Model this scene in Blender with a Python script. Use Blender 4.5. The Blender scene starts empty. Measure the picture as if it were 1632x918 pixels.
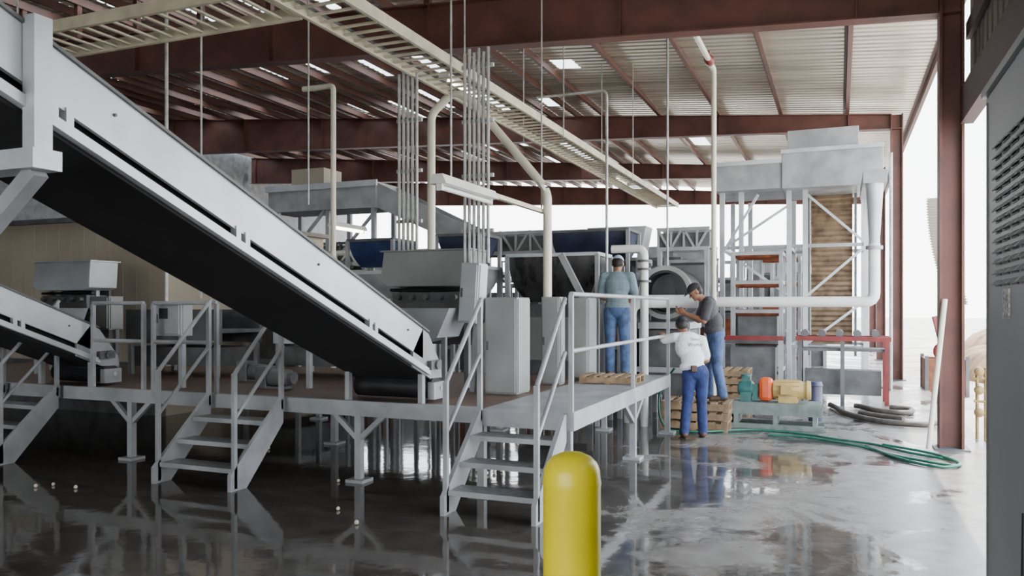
import bpy, bmesh, math, random
import numpy as np
from mathutils import Vector, Matrix
from mathutils.bvhtree import BVHTree
random.seed(4)
COL = bpy.context.scene.collection

# ------------------------------------------------------------------ materials
def mat(name, col, rough=0.5, metal=0.0, var=0.12, scale=3.0, bump=0.0, bscale=40.0, emis=None, estr=0.0, stretch=None, dirt=None, dirtamt=0.5):
    m = bpy.data.materials.new(name); m.use_nodes = True
    nt = m.node_tree; b = nt.nodes['Principled BSDF']
    tc = nt.nodes.new('ShaderNodeTexCoord'); mp = nt.nodes.new('ShaderNodeMapping')
    if stretch: mp.inputs['Scale'].default_value = stretch
    nt.links.new(tc.outputs['Object'], mp.inputs['Vector'])
    n = nt.nodes.new('ShaderNodeTexNoise'); n.inputs['Scale'].default_value = scale; n.inputs['Detail'].default_value = 6
    nt.links.new(mp.outputs[0], n.inputs['Vector'])
    r = nt.nodes.new('ShaderNodeValToRGB')
    c = Vector(col)
    lo = c * (1 - var * 1.6); hi = c * (1 + var)
    if dirt: lo = c.lerp(Vector(dirt), dirtamt)
    r.color_ramp.elements[0].position = 0.32; r.color_ramp.elements[1].position = 0.62
    r.color_ramp.elements[0].color = (*lo, 1); r.color_ramp.elements[1].color = (min(hi[0],1), min(hi[1],1), min(hi[2],1), 1)
    nt.links.new(n.outputs['Fac'], r.inputs[0]); nt.links.new(r.outputs[0], b.inputs['Base Color'])
    b.inputs['Metallic'].default_value = metal
    rr = nt.nodes.new('ShaderNodeMapRange'); rr.inputs[3].default_value = max(rough - .1, .02); rr.inputs[4].default_value = min(rough + .12, 1)
    nt.links.new(n.outputs['Fac'], rr.inputs[0]); nt.links.new(rr.outputs[0], b.inputs['Roughness'])
    if bump:
        n2 = nt.nodes.new('ShaderNodeTexNoise'); n2.inputs['Scale'].default_value = bscale
        nt.links.new(mp.outputs[0], n2.inputs['Vector'])
        bp = nt.nodes.new('ShaderNodeBump'); bp.inputs['Strength'].default_value = bump; bp.inputs['Distance'].default_value = .02
        nt.links.new(n2.outputs['Fac'], bp.inputs['Height']); nt.links.new(bp.outputs[0], b.inputs['Normal'])
    if emis:
        b.inputs['Emission Color'].default_value = (*emis, 1); b.inputs['Emission Strength'].default_value = estr
    return m

STEEL = mat('painted_grey_steel', (.34, .355, .37), .42, .1, .10, 2.5, dirt=(.17, .18, .19), dirtamt=.6)
STEELL = mat('pale_steel_panel', (.56, .60, .63), .36, .2, .08, 1.6, dirt=(.36, .39, .42), dirtamt=.7)
STEELD = mat('dull_dark_steel', (.11, .113, .118), .5, .1, .2, 4)
GALV = mat('galvanised_steel', (.44, .45, .44), .42, .3, .15, 12)
CAB = mat('cabinet_grey_paint', (.27, .285, .28), .48, .05, .10, 1.5)
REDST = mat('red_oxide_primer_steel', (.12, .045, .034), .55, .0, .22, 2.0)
REDD = mat('dark_maroon_steel', (.06, .028, .03), .55, .0, .22, 2.0)  # darker, more purple tone than the portal steel
REDP = mat('purlin_red_primer', (.12, .052, .038), .55, .0, .2, 2.0)
ROOF = mat('galvalume_roof_sheet', (.60, .54, .44), .32, .6, .14, 1.2, stretch=(.3, 3, 1))
CREAM = mat('cream_tray_paint', (.60, .55, .42), .5, .1, .12, 4)
PVC = mat('white_pvc_pipe', (.72, .69, .57), .35, 0, .06, 3)
PVCW = mat('white_plastic_pipe', (.80, .81, .80), .3, 0, .05, 3)
BLACK = mat('black_rubber_belt', (.014, .014, .016), .42, 0, .2, 5)
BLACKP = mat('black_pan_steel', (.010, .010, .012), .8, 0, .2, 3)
DECK = mat('brown_deck_plate', (.12, .07, .052), .5, .0, .3, 5)
TREAD = mat('stair_tread_grating', (.22, .23, .23), .4, .2, .25, 20, bump=.4, bscale=80)
TAN = mat('dark_brown_cladding', (.16, .125, .10), .6, 0, .06, 1)  # darker brown than the inner siding
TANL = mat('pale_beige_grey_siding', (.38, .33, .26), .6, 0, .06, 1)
WOOD = mat('pallet_wood', (.26, .175, .10), .7, 0, .3, 6, bump=.2, bscale=60)
YEL = mat('bollard_yellow_plastic', (.88, .74, .0), .34, 0, .04, 4, bump=.03, bscale=15)
BLUEH = mat('dark_navy_sheet', (.022, .028, .06), .4, .1, .25, 3)
BLUEM = mat('blue_sheet', (.025, .045, .13), .4, .1, .25, 3)
DARKH = mat('dark_wet_sheet', (.050, .050, .052), .28, .2, .5, 5, stretch=(1, 1, .4))
TEAL = mat('teal_green_paint', (.03, .12, .11), .45, .0, .2, 6)
SKID = mat('skid_green_grey', (.16, .195, .18), .5, .1, .2, 6)
ORANGE = mat('orange_paint', (.62, .09, .02), .4, 0, .1, 6)
RUST = mat('rusty_orange_panel', (.20, .055, .02), .55, 0, .3, 6)
MOTOR = mat('motor_yellow_paint', (.46, .32, .11), .42, 0, .1, 6)
BLUEB = mat('blue_barrel', (.06, .065, .12), .4, 0, .1, 6)
RED = mat('dull_red_paint', (.18, .02, .02), .45, 0, .2, 5)
SLAT = mat('tan_conveyor_slat', (.21, .145, .09), .6, 0, .3, 5, dirt=(.07, .045, .03), dirtamt=.7)
GREENH = mat('green_garden_hose', (.015, .12, .08), .4, 0, .15, 8)
GREYH = mat('dark_suction_hose', (.08, .07, .06), .6, 0, .2, 8)
ENC = mat('enclosure_blue_grey', (.25, .275, .28), .5, .05, .1, 1.2)
TUBE = mat('fluorescent_tube', (1, .95, .8), .4, 0, 0, 1, emis=(1, .86, .6), estr=14)
WHITEF = mat('white_fixture', (.80, .81, .80), .35, 0, .05, 2)
PAPER = mat('printed_sticker', (.40, .40, .39), .6, 0, .5, 60)
BRASS = mat('brass_fitting', (.30, .21, .09), .45, .4, .2, 10)
DIRT = mat('outdoor_soil', (.26, .17, .10), .9, 0, .3, 3, bump=.6, bscale=8)
SKIN = mat('skin', (.27, .13, .075), .5, 0, .08, 8)
HAIR = mat('dark_hair', (.012, .009, .008), .6, 0, .2, 60)
SHIRTA = mat('grey_teal_cotton', (.15, .21, .24), .85, 0, .15, 8, bump=.4, bscale=18)
SHIRTB = mat('charcoal_cotton', (.05, .05, .057), .85, 0, .15, 8, bump=.4, bscale=18)
SHIRTC = mat('white_cotton', (.80, .80, .84), .85, 0, .06, 8, bump=.4, bscale=18)
JEANS = mat('blue_denim', (.055, .095, .20), .85, 0, .3, 9, bump=.4, bscale=20)
JEAND = mat('dark_blue_denim', (.02, .035, .13), .85, 0, .3, 9, bump=.4, bscale=20)
BOOT = mat('brown_leather', (.08, .042, .025), .6, 0, .2, 9)
CAPB = mat('pale_blue_cap_cloth', (.36, .46, .56), .8, 0, .15, 30)
CAPK = mat('black_cap_cloth', (.015, .016, .02), .8, 0, .15, 30)
INK = mat('navy_print', (.12, .14, .24), .7, 0, .05, 5)

def floor_mat():
    m = bpy.data.materials.new('wet_concrete'); m.use_nodes = True
    nt = m.node_tree; b = nt.nodes['Principled BSDF']; L = nt.links.new
    tc = nt.nodes.new('ShaderNodeTexCoord')
    sp = nt.nodes.new('ShaderNodeSeparateXYZ'); L(tc.outputs['Object'], sp.inputs[0])
    n1 = nt.nodes.new('ShaderNodeTexNoise'); n1.inputs['Scale'].default_value = .9; n1.inputs['Detail'].default_value = 10; n1.inputs['Roughness'].default_value = .66; n1.inputs['Distortion'].default_value = .8
    L(tc.outputs['Object'], n1.inputs['Vector'])
    mr = nt.nodes.new('ShaderNodeMapRange'); mr.inputs[1].default_value = -4.0; mr.inputs[2].default_value = 1.6; mr.inputs[3].default_value = -.20; mr.inputs[4].default_value = .10
    L(sp.outputs[0], mr.inputs[0])
    ad = nt.nodes.new('ShaderNodeMath'); ad.operation = 'ADD'; L(n1.outputs['Fac'], ad.inputs[0]); L(mr.outputs[0], ad.inputs[1])
    st = nt.nodes.new('ShaderNodeMapRange'); st.interpolation_type = 'SMOOTHSTEP'; st.inputs[1].default_value = .43; st.inputs[2].default_value = .55
    L(ad.outputs[0], st.inputs[0])
    n2 = nt.nodes.new('ShaderNodeTexNoise'); n2.inputs['Scale'].default_value = 5; n2.inputs['Detail'].default_value = 8
    L(tc.outputs['Object'], n2.inputs['Vector'])
    wet = nt.nodes.new('ShaderNodeValToRGB'); wet.color_ramp.elements[0].color = (.046, .040, .036, 1); wet.color_ramp.elements[1].color = (.10, .089, .080, 1)
    dry = nt.nodes.new('ShaderNodeValToRGB'); dry.color_ramp.elements[0].color = (.135, .12, .107, 1); dry.color_ramp.elements[1].color = (.25, .23, .21, 1)
    for r in (wet, dry): L(n2.outputs['Fac'], r.inputs[0]); r.color_ramp.elements[0].position = .3; r.color_ramp.elements[1].position = .7
    mx = nt.nodes.new('ShaderNodeMix'); mx.data_type = 'RGBA'
    L(st.outputs[0], mx.inputs[0]); L(wet.outputs[0], mx.inputs[6]); L(dry.outputs[0], mx.inputs[7]); L(mx.outputs[2], b.inputs['Base Color'])
    ro = nt.nodes.new('ShaderNodeMapRange'); ro.inputs[3].default_value = .06; ro.inputs[4].default_value = .34; L(st.outputs[0], ro.inputs[0]); L(ro.outputs[0], b.inputs['Roughness'])
    bp = nt.nodes.new('ShaderNodeBump'); bp.inputs['Strength'].default_value = .06; bp.inputs['Distance'].default_value = .03
    n3 = nt.nodes.new('ShaderNodeTexNoise'); n3.inputs['Scale'].default_value = 3.5; n3.inputs['Detail'].default_value = 4; L(tc.outputs['Object'], n3.inputs['Vector'])
    L(n3.outputs['Fac'], bp.inputs['Height']); L(bp.outputs[0], b.inputs['Normal'])
    b.inputs['IOR'].default_value = 1.45
    return m
FLOOR = floor_mat()
GROUND = mat('sunlit_yard_concrete', (.46, .42, .37), .85, 0, .25, .8)

def trans_mat():
    m = bpy.data.materials.new('translucent_glint_sheet'); m.use_nodes = True  # passes sky light to imitate bright reflections on the roof sheet
    nt = m.node_tree; nt.nodes.clear()
    o = nt.nodes.new('ShaderNodeOutputMaterial'); t = nt.nodes.new('ShaderNodeBsdfTranslucent'); d = nt.nodes.new('ShaderNodeBsdfDiffuse')
    n = nt.nodes.new('ShaderNodeTexNoise'); n.inputs['Scale'].default_value = 2
    r = nt.nodes.new('ShaderNodeValToRGB'); r.color_ramp.elements[0].color = (.55, .6, .6, 1); r.color_ramp.elements[1].color = (.95, .97, .95, 1)
    nt.links.new(n.outputs['Fac'], r.inputs[0]); nt.links.new(r.outputs[0], t.inputs[0])
    mx = nt.nodes.new('ShaderNodeMixShader'); mx.inputs[0].default_value = .5
    nt.links.new(t.outputs[0], mx.inputs[1]); nt.links.new(d.outputs[0], mx.inputs[2]); nt.links.new(mx.outputs[0], o.inputs[0])
    return m
GLINT = trans_mat()

# ------------------------------------------------------------------ builders
class B:
    def __init__(s): s.bm = bmesh.new()
    def box(s, x0, x1, y0, y1, z0, z1):
        vs = [s.bm.verts.new((x, y, z)) for z in (z0, z1) for x, y in ((x0, y0), (x1, y0), (x1, y1), (x0, y1))]
        for f in ((3, 2, 1, 0), (4, 5, 6, 7), (0, 1, 5, 4), (1, 2, 6, 5), (2, 3, 7, 6), (3, 0, 4, 7)): s.bm.faces.new([vs[i] for i in f])
        return s
    def loft(s, rings, cap=True):
        R = [[s.bm.verts.new(p) for p in r] for r in rings]
        n = len(R[0])
        for a, b in zip(R, R[1:]):
            for i in range(n): s.bm.faces.new((a[i], a[(i + 1) % n], b[(i + 1) % n], b[i]))
        if cap: s.bm.faces.new(R[0][::-1]); s.bm.faces.new(R[-1])
        return s
    def rod(s, p, q, r, seg=10, r2=None, cap=True):
        p = Vector(p); q = Vector(q); d = (q - p).normalized(); r2 = r if r2 is None else r2
        a = d.orthogonal().normalized(); c = d.cross(a)
        ring = lambda o, rr: [o + (a * math.cos(t) + c * math.sin(t)) * rr for t in [2 * math.pi * i / seg for i in range(seg)]]
        return s.loft([ring(p, r), ring(q, r2)], cap)
    def rev(s, p, d, prof, seg=20, cap=True):
        p = Vector(p); d = Vector(d).normalized(); a = d.orthogonal().normalized(); c = d.cross(a)
        return s.loft([[p + d * h + (a * math.cos(t) + c * math.sin(t)) * rr for t in [2 * math.pi * i / seg for i in range(seg)]] for h, rr in prof], cap)
    def beam(s, p, q, w, h, up=(0, 0, 1)):
        p = Vector(p); q = Vector(q); d = (q - p).normalized(); u = Vector(up)
        if abs(d.dot(u)) > .98: u = Vector((0, 1, 0))
        a = d.cross(u).normalized(); c = a.cross(d)
        ring = lambda o: [o + a * x * w / 2 + c * y * h / 2 for x, y in ((-1, -1), (1, -1), (1, 1), (-1, 1))]
        return s.loft([ring(p), ring(q)])
    def prism(s, pts, plane, a, b):
        if plane == 'xz': f = lambda t, o: (t[0], o, t[1])
        elif plane == 'yz': f = lambda t, o: (o, t[0], t[1])
        else: f = lambda t, o: (t[0], t[1], o)
        return s.loft([[f(t, a) for t in pts], [f(t, b) for t in pts]])
    def tube(s, pts, r, seg=10, n=6, straight=False):
        P = [Vector(p) for p in pts]
        if not straight:
            Q = [P[0]] + P + [P[-1]]; out = []
            for i in range(1, len(Q) - 2):
                for k in range(n):
                    t = k / n; a, b, c, d = Q[i - 1:i + 3]
                    out.append(.5 * ((2 * b) + (c - a) * t + (2 * a - 5 * b + 4 * c - d) * t * t + (3 * b - a - 3 * c + d) * t ** 3))
            P = out + [P[-1]]
        rings = []; a = None
        for i, p in enumerate(P):
            d = ((P[min(i + 1, len(P) - 1)] - p).normalized() + (p - P[max(i - 1, 0)]).normalized())
            d = d.normalized() if d.length > 1e-6 else Vector((0, 0, 1))
            if a is None: a = d.orthogonal().normalized()
            a = (a - d * a.dot(d)).normalized(); c = d.cross(a)
            k = 1.0
            if 0 < i < len(P) - 1:
                co = (P[i + 1] - p).normalized().dot(d); k = 1 / max(co, .6) if straight else 1
            rings.append([p + (a * math.cos(t) + c * math.sin(t)) * r * k for t in [2 * math.pi * j / seg for j in range(seg)]])
        return s.loft(rings)
    def obj(s, name, m, parent=None, smooth=False, bevel=0, label=None, cat=None, kind=None, group=None):
        bmesh.ops.recalc_face_normals(s.bm, faces=s.bm.faces)
        me = bpy.data.meshes.new(name); s.bm.to_mesh(me); s.bm.free()
        me.materials.append(m)
        if smooth:
            me.polygons.foreach_set('use_smooth', [True] * len(me.polygons))
            try: me.set_sharp_from_angle(angle=math.radians(40))
            except Exception: pass
        o = bpy.data.objects.new(name, me); COL.objects.link(o)
        if bevel:
            md = o.modifiers.new('bevel', 'BEVEL'); md.width = bevel; md.segments = 2; md.limit_method = 'ANGLE'
        if parent is not None:
            o.parent = parent; o.location = -Vector(TL[parent.name])
        if label: o['label'] = label
        if cat: o['category'] = cat
        if kind: o['kind'] = kind
        if group: o['group'] = group
        return o
TL = {}
def thing(name, label, cat, loc, group=None):
    e = bpy.data.objects.new(name, None); e.empty_display_size = .1; COL.objects.link(e); e.location = loc
    e['label'] = label; e['category'] = cat
    if group: e['group'] = group
    TL[e.name] = tuple(loc); return e
def dup(e, off, label=None):
    n = e.copy(); COL.objects.link(n); n.location = e.location + Vector(off); TL[n.name] = tuple(n.location)
    if label: n['label'] = label
    def rec(src, dst):
        for c in src.children:
            k = c.copy(); COL.objects.link(k); k.parent = dst; rec(c, k)
    rec(e, n); return n
def bx(par, name, m, *a, **k): return B().box(*a).obj(name, m, par, **k)
def rd(par, name, m, p, q, r, seg=10, **k): return B().rod(p, q, r, seg).obj(name, m, par, smooth=True, **k)
def bmn(par, name, m, p, q, w, h, **k): return B().beam(p, q, w, h).obj(name, m, par, **k)

# ------------------------------------------------------------------ people (built first: cheap depsgraph)
ZD = .8
def human(label, loc, rz, sc, J, M, capm, hands):
    P = []
    def cap(a, r1, c, r2, tag): P.append(('c', Vector(a), r1, Vector(c), r2, tag))
    def ell(c, r, tag, rx=0): P.append(('e', Vector(c), Vector(r), Matrix.Rotation(rx, 3, 'X'), tag))
    pel, wst, ch, nk, hd = [Vector(J[k]) for k in ('pelvis', 'waist', 'chest', 'neck', 'head')]
    ell(pel, (.172, .132, .13), 'pants'); ell(wst, (.165, .128, .17), 'shirt')
    ell(wst + Vector((0, 0, -.11)), (.182, .142, .09), 'shirt')
    ell(ch, (.188, .132, .20), 'shirt')
    ell(ch + Vector((0, -.01, .10)), (.172, .11, .11), 'shirt')
    cap(ch + Vector((0, 0, .12)), .075, nk, .055, 'skin'); cap(nk, .053, hd + Vector((0, -.02, -.05)), .05, 'skin')
    for s in ('L', 'R'):
        sh, el, wr = [Vector(J[k + s]) for k in ('sh', 'el', 'wr')]
        cap(ch + Vector((0, 0, .13)), .07, sh, .068, 'shirt')
        cap(sh, .068, sh.lerp(el, .78), .068, 'shirt')
        cap(sh, .05, el, .043, 'skin'); cap(el, .043, wr, .028, 'skin')
        hp, kn, an = [Vector(J[k + s]) for k in ('hip', 'kn', 'an')]
        cap(hp, .104, kn, .074, 'pants'); cap(kn, .074, an + Vector((0, 0, .0)), .068, 'pants')
        toe = an + Vector((0, .16, 0))
        cap((an[0], an[1] - .03, .05), .045, (toe[0], toe[1], .036), .036, 'boot'); cap(an, .045, (an[0], an[1], .05), .045, 'boot')
        hdz = hands[s]; d = Vector(hdz[0]).normalized(); n = Vector(hdz[1]).normalized(); sd = d.cross(n).normalized() * hdz[3]; curl = hdz[2]
        cap(wr, .027, wr + d * .04, .026, 'skin')
        for i in range(4):
            base = wr + d * .085 + sd * (i - 1.5) * .021
            cap(wr + d * .02 + sd * (i - 1.5) * .014, .015, base, .0125, 'skin')
            L = (.036, .042, .040, .032)[i]; a = curl
            p = base
            for k in range(3):
                q = p + (d * math.cos(a) + n * math.sin(a)) * L * (1, .75, .6)[k]; cap(p, .0095 - .0008 * k, q, .0088 - .0008 * k, 'skin'); p = q; a += curl
        tb = wr + d * .025 - sd * .026
        t1 = tb + (d * .6 - sd * .7 + n * .3).normalized() * .04; t2 = t1 + (d * .8 - sd * .1 + n * .6).normalized() * .032
        cap(tb, .014, t1, .011, 'skin'); cap(t1, .011, t2, .0095, 'skin')
    ht = J.get('tilt', 0); HR = Matrix.Rotation(-ht, 3, 'X')
    h = lambda x, y, z: hd + HR @ Vector((x, y, z))
    P.append(('e', h(0, 0, .02), Vector((.077, .096, .10)), HR, 'skin'))
    P.append(('e', h(0, .025, -.045), Vector((.056, .066, .068)), HR, 'skin'))
    cap(h(0, .09, .005), .011, h(0, .11, -.022), .014, 'skin')
    cap(h(-.03, .085, .02), .012, h(.03, .085, .02), .012, 'skin')
    cap(h(-.02, .083, -.055), .009, h(.02, .083, -.055), .009, 'lip')
    P.append(('e', h(0, .068, -.092), Vector((.026, .022, .02)), HR, 'skin'))
    for s in (-1, 1):
        P.append(('e', h(s * .079, -.005, -.005), Vector((.01, .02, .032)), HR, 'skin'))
        P.append(('e', h(s * .029, .089, .0), Vector((.013, .008, .009)), HR, 'eye'))
        P.append(('e', h(s * .045, -.04, .0), Vector((.036, .05, .05)), HR, 'hair'))
    P.append(('e', h(0, -.035, .01), Vector((.076, .07, .085)), HR, 'hair'))
    bm = bmesh.new()
    for p in P:
        if p[0] == 'e':
            mt = Matrix.Translation(p[1]) @ p[3].to_4x4() @ Matrix.Diagonal((*p[2], 1)); bmesh.ops.create_uvsphere(bm, u_segments=20, v_segments=12, radius=1, matrix=mt)
        else:
            a, r1, c, r2 = p[1:5]; d = c - a; L = d.length
            q = d.to_track_quat('Z', 'Y') if L > 1e-5 else None
            for o, r in ((a, r1), (c, r2)): bmesh.ops.create_uvsphere(bm, u_segments=16, v_segments=10, radius=r, matrix=Matrix.Translation(o))
            if q: bmesh.ops.create_cone(bm, cap_ends=True, segments=16, radius1=r1, radius2=r2, depth=L, matrix=Matrix.Translation((a + c) / 2) @ q.to_matrix().to_4x4())
    me = bpy.data.meshes.new('tmp'); bm.to_mesh(me); bm.free()
    o = bpy.data.objects.new('tmp', me); COL.objects.link(o)
    r = o.modifiers.new('r', 'REMESH'); r.mode = 'VOXEL'; r.voxel_size = .0075
    s = o.modifiers.new('s', 'SMOOTH'); s.factor = .5; s.iterations = 3
    dg = bpy.context.evaluated_depsgraph_get(); dg.update(); me2 = bpy.data.meshes.new_from_object(o.evaluated_get(dg)); bpy.data.objects.remove(o)
    n = len(me2.polygons); C = np.zeros(n * 3); me2.polygons.foreach_get('center', C); C = C.reshape(-1, 3)
    tags = ['skin', 'shirt', 'pants', 'boot', 'hair', 'eye', 'lip']; best = np.full(n, 9.); idx = np.zeros(n, int)
    for p in P:
        if p[0] == 'e':
            Ri = np.array(p[3].transposed()); q = (C - np.array(p[1])) @ Ri.T / np.array(p[2]); l = np.linalg.norm(q, axis=1)
            dd = (l - 1) * min(p[2])
        else:
            a = np.array(p[1]); c = np.array(p[3]); v = c - a; t = np.clip(((C - a) @ v) / max(v @ v, 1e-9), 0, 1)
            dd = np.linalg.norm(C - (a + t[:, None] * v), axis=1) - (p[2] + (p[4] - p[2]) * t)
        if p[-1] in ('eye', 'lip'): dd = dd - .004
        if p[-1] == 'shirt': dd = dd - .003
        k = dd < best; best[k] = dd[k]; idx[k] = tags.index(p[-1])
    me2.materials.clear()
    for m in (SKIN, M[0], M[1], M[2], HAIR, HAIR, BOOT): me2.materials.append(m)
    me2.polygons.foreach_set('material_index', idx.astype(np.int32)); me2.polygons.foreach_set('use_smooth', [True] * n)
    me2.update()
    e = thing('person', label, 'person', loc)
    body = bpy.data.objects.new('body', me2); COL.objects.link(body); body.parent = e
    b = bmesh.new(); bmesh.ops.create_uvsphere(b, u_segments=24, v_segments=16, radius=1)
    bmesh.ops.delete(b, geom=[v for v in b.verts if v.co.z < -.05], context='VERTS')
    for v in b.verts: v.co = hd + HR @ Vector((v.co.x * .088, v.co.y * .108 - .003, v.co.z * .098 + .038))
    cm = bpy.data.meshes.new('cap'); b.to_mesh(cm); b.free(); cm.materials.append(capm); cm.polygons.foreach_set('use_smooth', [True] * len(cm.polygons))
    co = bpy.data.objects.new('cap', cm); COL.objects.link(co); co.parent = e
    pts = [h(math.cos(math.pi * i / 8) * .075, .07 + math.sin(math.pi * i / 8) * .10, .045 - math.sin(math.pi * i / 8) * .012) for i in range(9)]
    bb = B(); bb.loft([pts, [p + HR @ Vector((0, 0, .008)) for p in pts]])
    br = bb.obj('cap_brim', capm, None); br.parent = co
    e.rotation_euler[2] = rz; e.scale = (sc,) * 3
    return e, me2

base = dict(pelvis=(0, 0, .95), waist=(0, .01, 1.12), chest=(0, .03, 1.29), neck=(0, .035, 1.50), head=(0, .07, 1.61),
            hipL=(-.09, 0, .92), knL=(-.10, .02, .50), anL=(-.10, -.01, .09), hipR=(.09, 0, .92), knR=(.11, .02, .50), anR=(.12, -.02, .09),
            shL=(-.19, .02, 1.42), elL=(-.24, .08, 1.14), wrL=(-.16, .30, 1.08), shR=(.19, .02, 1.42), elR=(.25, .06, 1.14), wrR=(.17, .28, 1.12), tilt=.25)
hn = {'L': ((.2, 1, -.1), (0, 0, -1), .4, 1), 'R': ((-.2, 1, -.1), (0, 0, -1), .4, -1)}
JA = dict(base); JA.update(head=(0, .10, 1.60), tilt=.5)
human('man in teal grey t-shirt, jeans and pale cap on the platform', (-2.84, 10.72, ZD), math.radians(8), .97, JA, (SHIRTA, JEANS, BOOT), CAPB, hn)
JB = dict(base); JB.update(waist=(0, .03, 1.11), chest=(0, .11, 1.27), neck=(0, .20, 1.45), head=(0, .28, 1.54), tilt=.6,
    shL=(-.19, .13, 1.38), shR=(.19, .13, 1.38), elL=(-.22, .20, 1.13), wrL=(-.06, .44, 1.24), elR=(.22, .20, 1.13), wrR=(.06, .44, 1.24), anL=(-.10, -.08, .09), anR=(.11, .08, .09), knL=(-.1, .0, .5), knR=(.11, .08, .5))
hB = {'L': ((.4, .8, .25), (1, 0, .3), .55, 1), 'R': ((-.4, .8, .25), (-1, 0, .3), .55, -1)}
eB, _ = human('man in charcoal shirt and black cap looking down at phone', (-1.66, 11.80, .405), math.radians(108), 1.02, JB, (SHIRTB, JEANS, BOOT), CAPK, hB)
JC = dict(base); JC.update(pelvis=(.05, -.02, .93), waist=(.01, .01, 1.10), chest=(-.04, .06, 1.27), neck=(-.08, .10, 1.47), head=(-.11, .15, 1.56), tilt=.45,
    shL=(-.22, .09, 1.40), elL=(-.38, .22, 1.36), wrL=(-.35, .38, 1.44), shR=(.15, .04, 1.36), elR=(.22, .06, 1.08), wrR=(.15, .26, 1.00),
    hipL=(-.04, -.02, .90), hipR=(.13, -.02, .90), knL=(-.06, .03, .49), knR=(.14, .02, .49), anL=(-.12, -.06, .09), anR=(.15, -.02, .09))
hC = {'L': ((-.1, .9, .1), (0, .2, -1), .75, 1), 'R': ((-.3, .9, -.2), (-1, 0, 0), .4, -1)}
eC, mC = human('man in white printed t-shirt and dark jeans reaching to the railing', (-1.84, 10.86, 0), math.radians(22), .96, JC, (SHIRTC, JEAND, BOOT), CAPK, hC)
bvh = BVHTree.FromPolygons([v.co for v in mC.vertices], [p.vertices for p in mC.polygons])
for txt, size, zz in (('Some', .06, 1.36), ('Works', .075, 1.28)):
    cu = bpy.data.curves.new('t', 'FONT'); cu.body = txt; cu.size = size; cu.align_x = 'CENTER'; cu.extrude = 0
    to = bpy.data.objects.new('t', cu); COL.objects.link(to); dg = bpy.context.evaluated_depsgraph_get(); dg.update()
    tm = bpy.data.meshes.new_from_object(to.evaluated_get(dg)); bpy.data.objects.remove(to)
    for v in tm.vertices:
        x, z = v.co.x + .03, v.co.y + zz
        hit = bvh.ray_cast(Vector((x, -1, z)), Vector((0, 1, 0)))
        v.co = Vector((x, (hit[0].y if hit[0] else -.1) - .006, z))
    tm.materials.clear(); tm.materials.append(INK)
    o = bpy.data.objects.new('shirt_lettering', tm); COL.objects.link(o); o.parent = eC
b = B(); b.box(-.05, .03, -.20, -.14, .93, 1.02); o = b.obj('belt_pouch', BOOT, None, bevel=.01); o.parent = eC
b = B(); b.box(-.035, .035, -.006, .006, -.07, .07); ph = b.obj('phone', BLACK, None, bevel=.004, label='black phone held in both hands', cat='phone')
ph.location = Matrix.Translation(eB.location) @ Matrix.Rotation(eB.rotation_euler[2], 4, 'Z') @ Vector((0, .53, 1.31)); ph.rotation_euler = (-.6, 0, eB.rotation_euler[2])

# ------------------------------------------------------------------ room shell
RZ = lambda x: 6.62 + .083 * (1.3 - x)
XL, Y0, Y1 = -25.0, -8.0, 36.7  # roof runs on unseen behind the camera, added to cut front daylight
B().box(XL, 1.75, -8, 38, -.12, 0).obj('floor', FLOOR, kind='structure')
B().box(-90, 90, -60, 160, -.3, -.13).obj('ground', GROUND, label='bright sunlit concrete yard around the shed', cat='ground', kind='stuff')
pur = [1.7 - 1.55 * i for i in range(18)]
glints = [(10, 13.6, 16.2), (4, 16.6, 17.3), (5, 20, 20.8), (6, 25, 28), (3, 25, 26.5)]  # translucent cells added as bright reflection streaks between purlins
rs = random.Random(11)
for i in range(6, 17):
    y = 5.5 + rs.random() * 2
    while y < 33:
        L = rs.uniform(1.2, 2.8); glints.append((i, y, y + L)); y += L + rs.uniform(1.4, 3.0)
def roofpts():
    y = Y0; out = []
    while y < Y1:
        out += [(y, 0), (y + .13, 0), (y + .155, .045), (y + .205, .045)]; y += .23
    return out
rp = roofpts()
bmR, bmS = B(), B()
for i in range(17):
    xa, xb = pur[i], pur[i + 1]
    sk = [(a, b) for k, a, b in glints if k == i]
    for (ya, ha), (yb, hb) in zip(rp, rp[1:]):
        segs = [(xa, xb, bmR)]
        if any(a <= ya < b for a, b in sk):
            m1 = xa + (xb - xa) * .60; m2 = xa + (xb - xa) * .93; segs = [(xa, m1, bmR), (m1, m2, bmS), (m2, xb, bmR)]
        for p, q, tgt in segs:
            vs = [tgt.bm.verts.new(t) for t in ((p, ya, RZ(p) + ha), (q, ya, RZ(q) + ha), (q, yb, RZ(q) + hb), (p, yb, RZ(p) + hb))]
            tgt.bm.faces.new(vs)
bmR.obj('ceiling', ROOF, kind='structure'); bmS.obj('roof_glint_1', GLINT, kind='structure')  # second mesh: added translucent strips standing for roof sheet reflections
for x in pur + [pur[i] - .775 for i in range(5, 17)]:
    z = RZ(x) - .01
    b = B(); b.prism([(x - .07, z - .02), (x + .008, z - .02), (x + .008, z - .19), (x + .07, z - .19), (x + .07, z - .205), (x - .008, z - .205), (x - .008, z - .035), (x - .07, z - .035)], 'xz', Y0, Y1)
    b.obj('purlin', REDP, label='red-brown steel purlin under the corrugated roof', cat='purlin', group='roof purlins')
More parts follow.
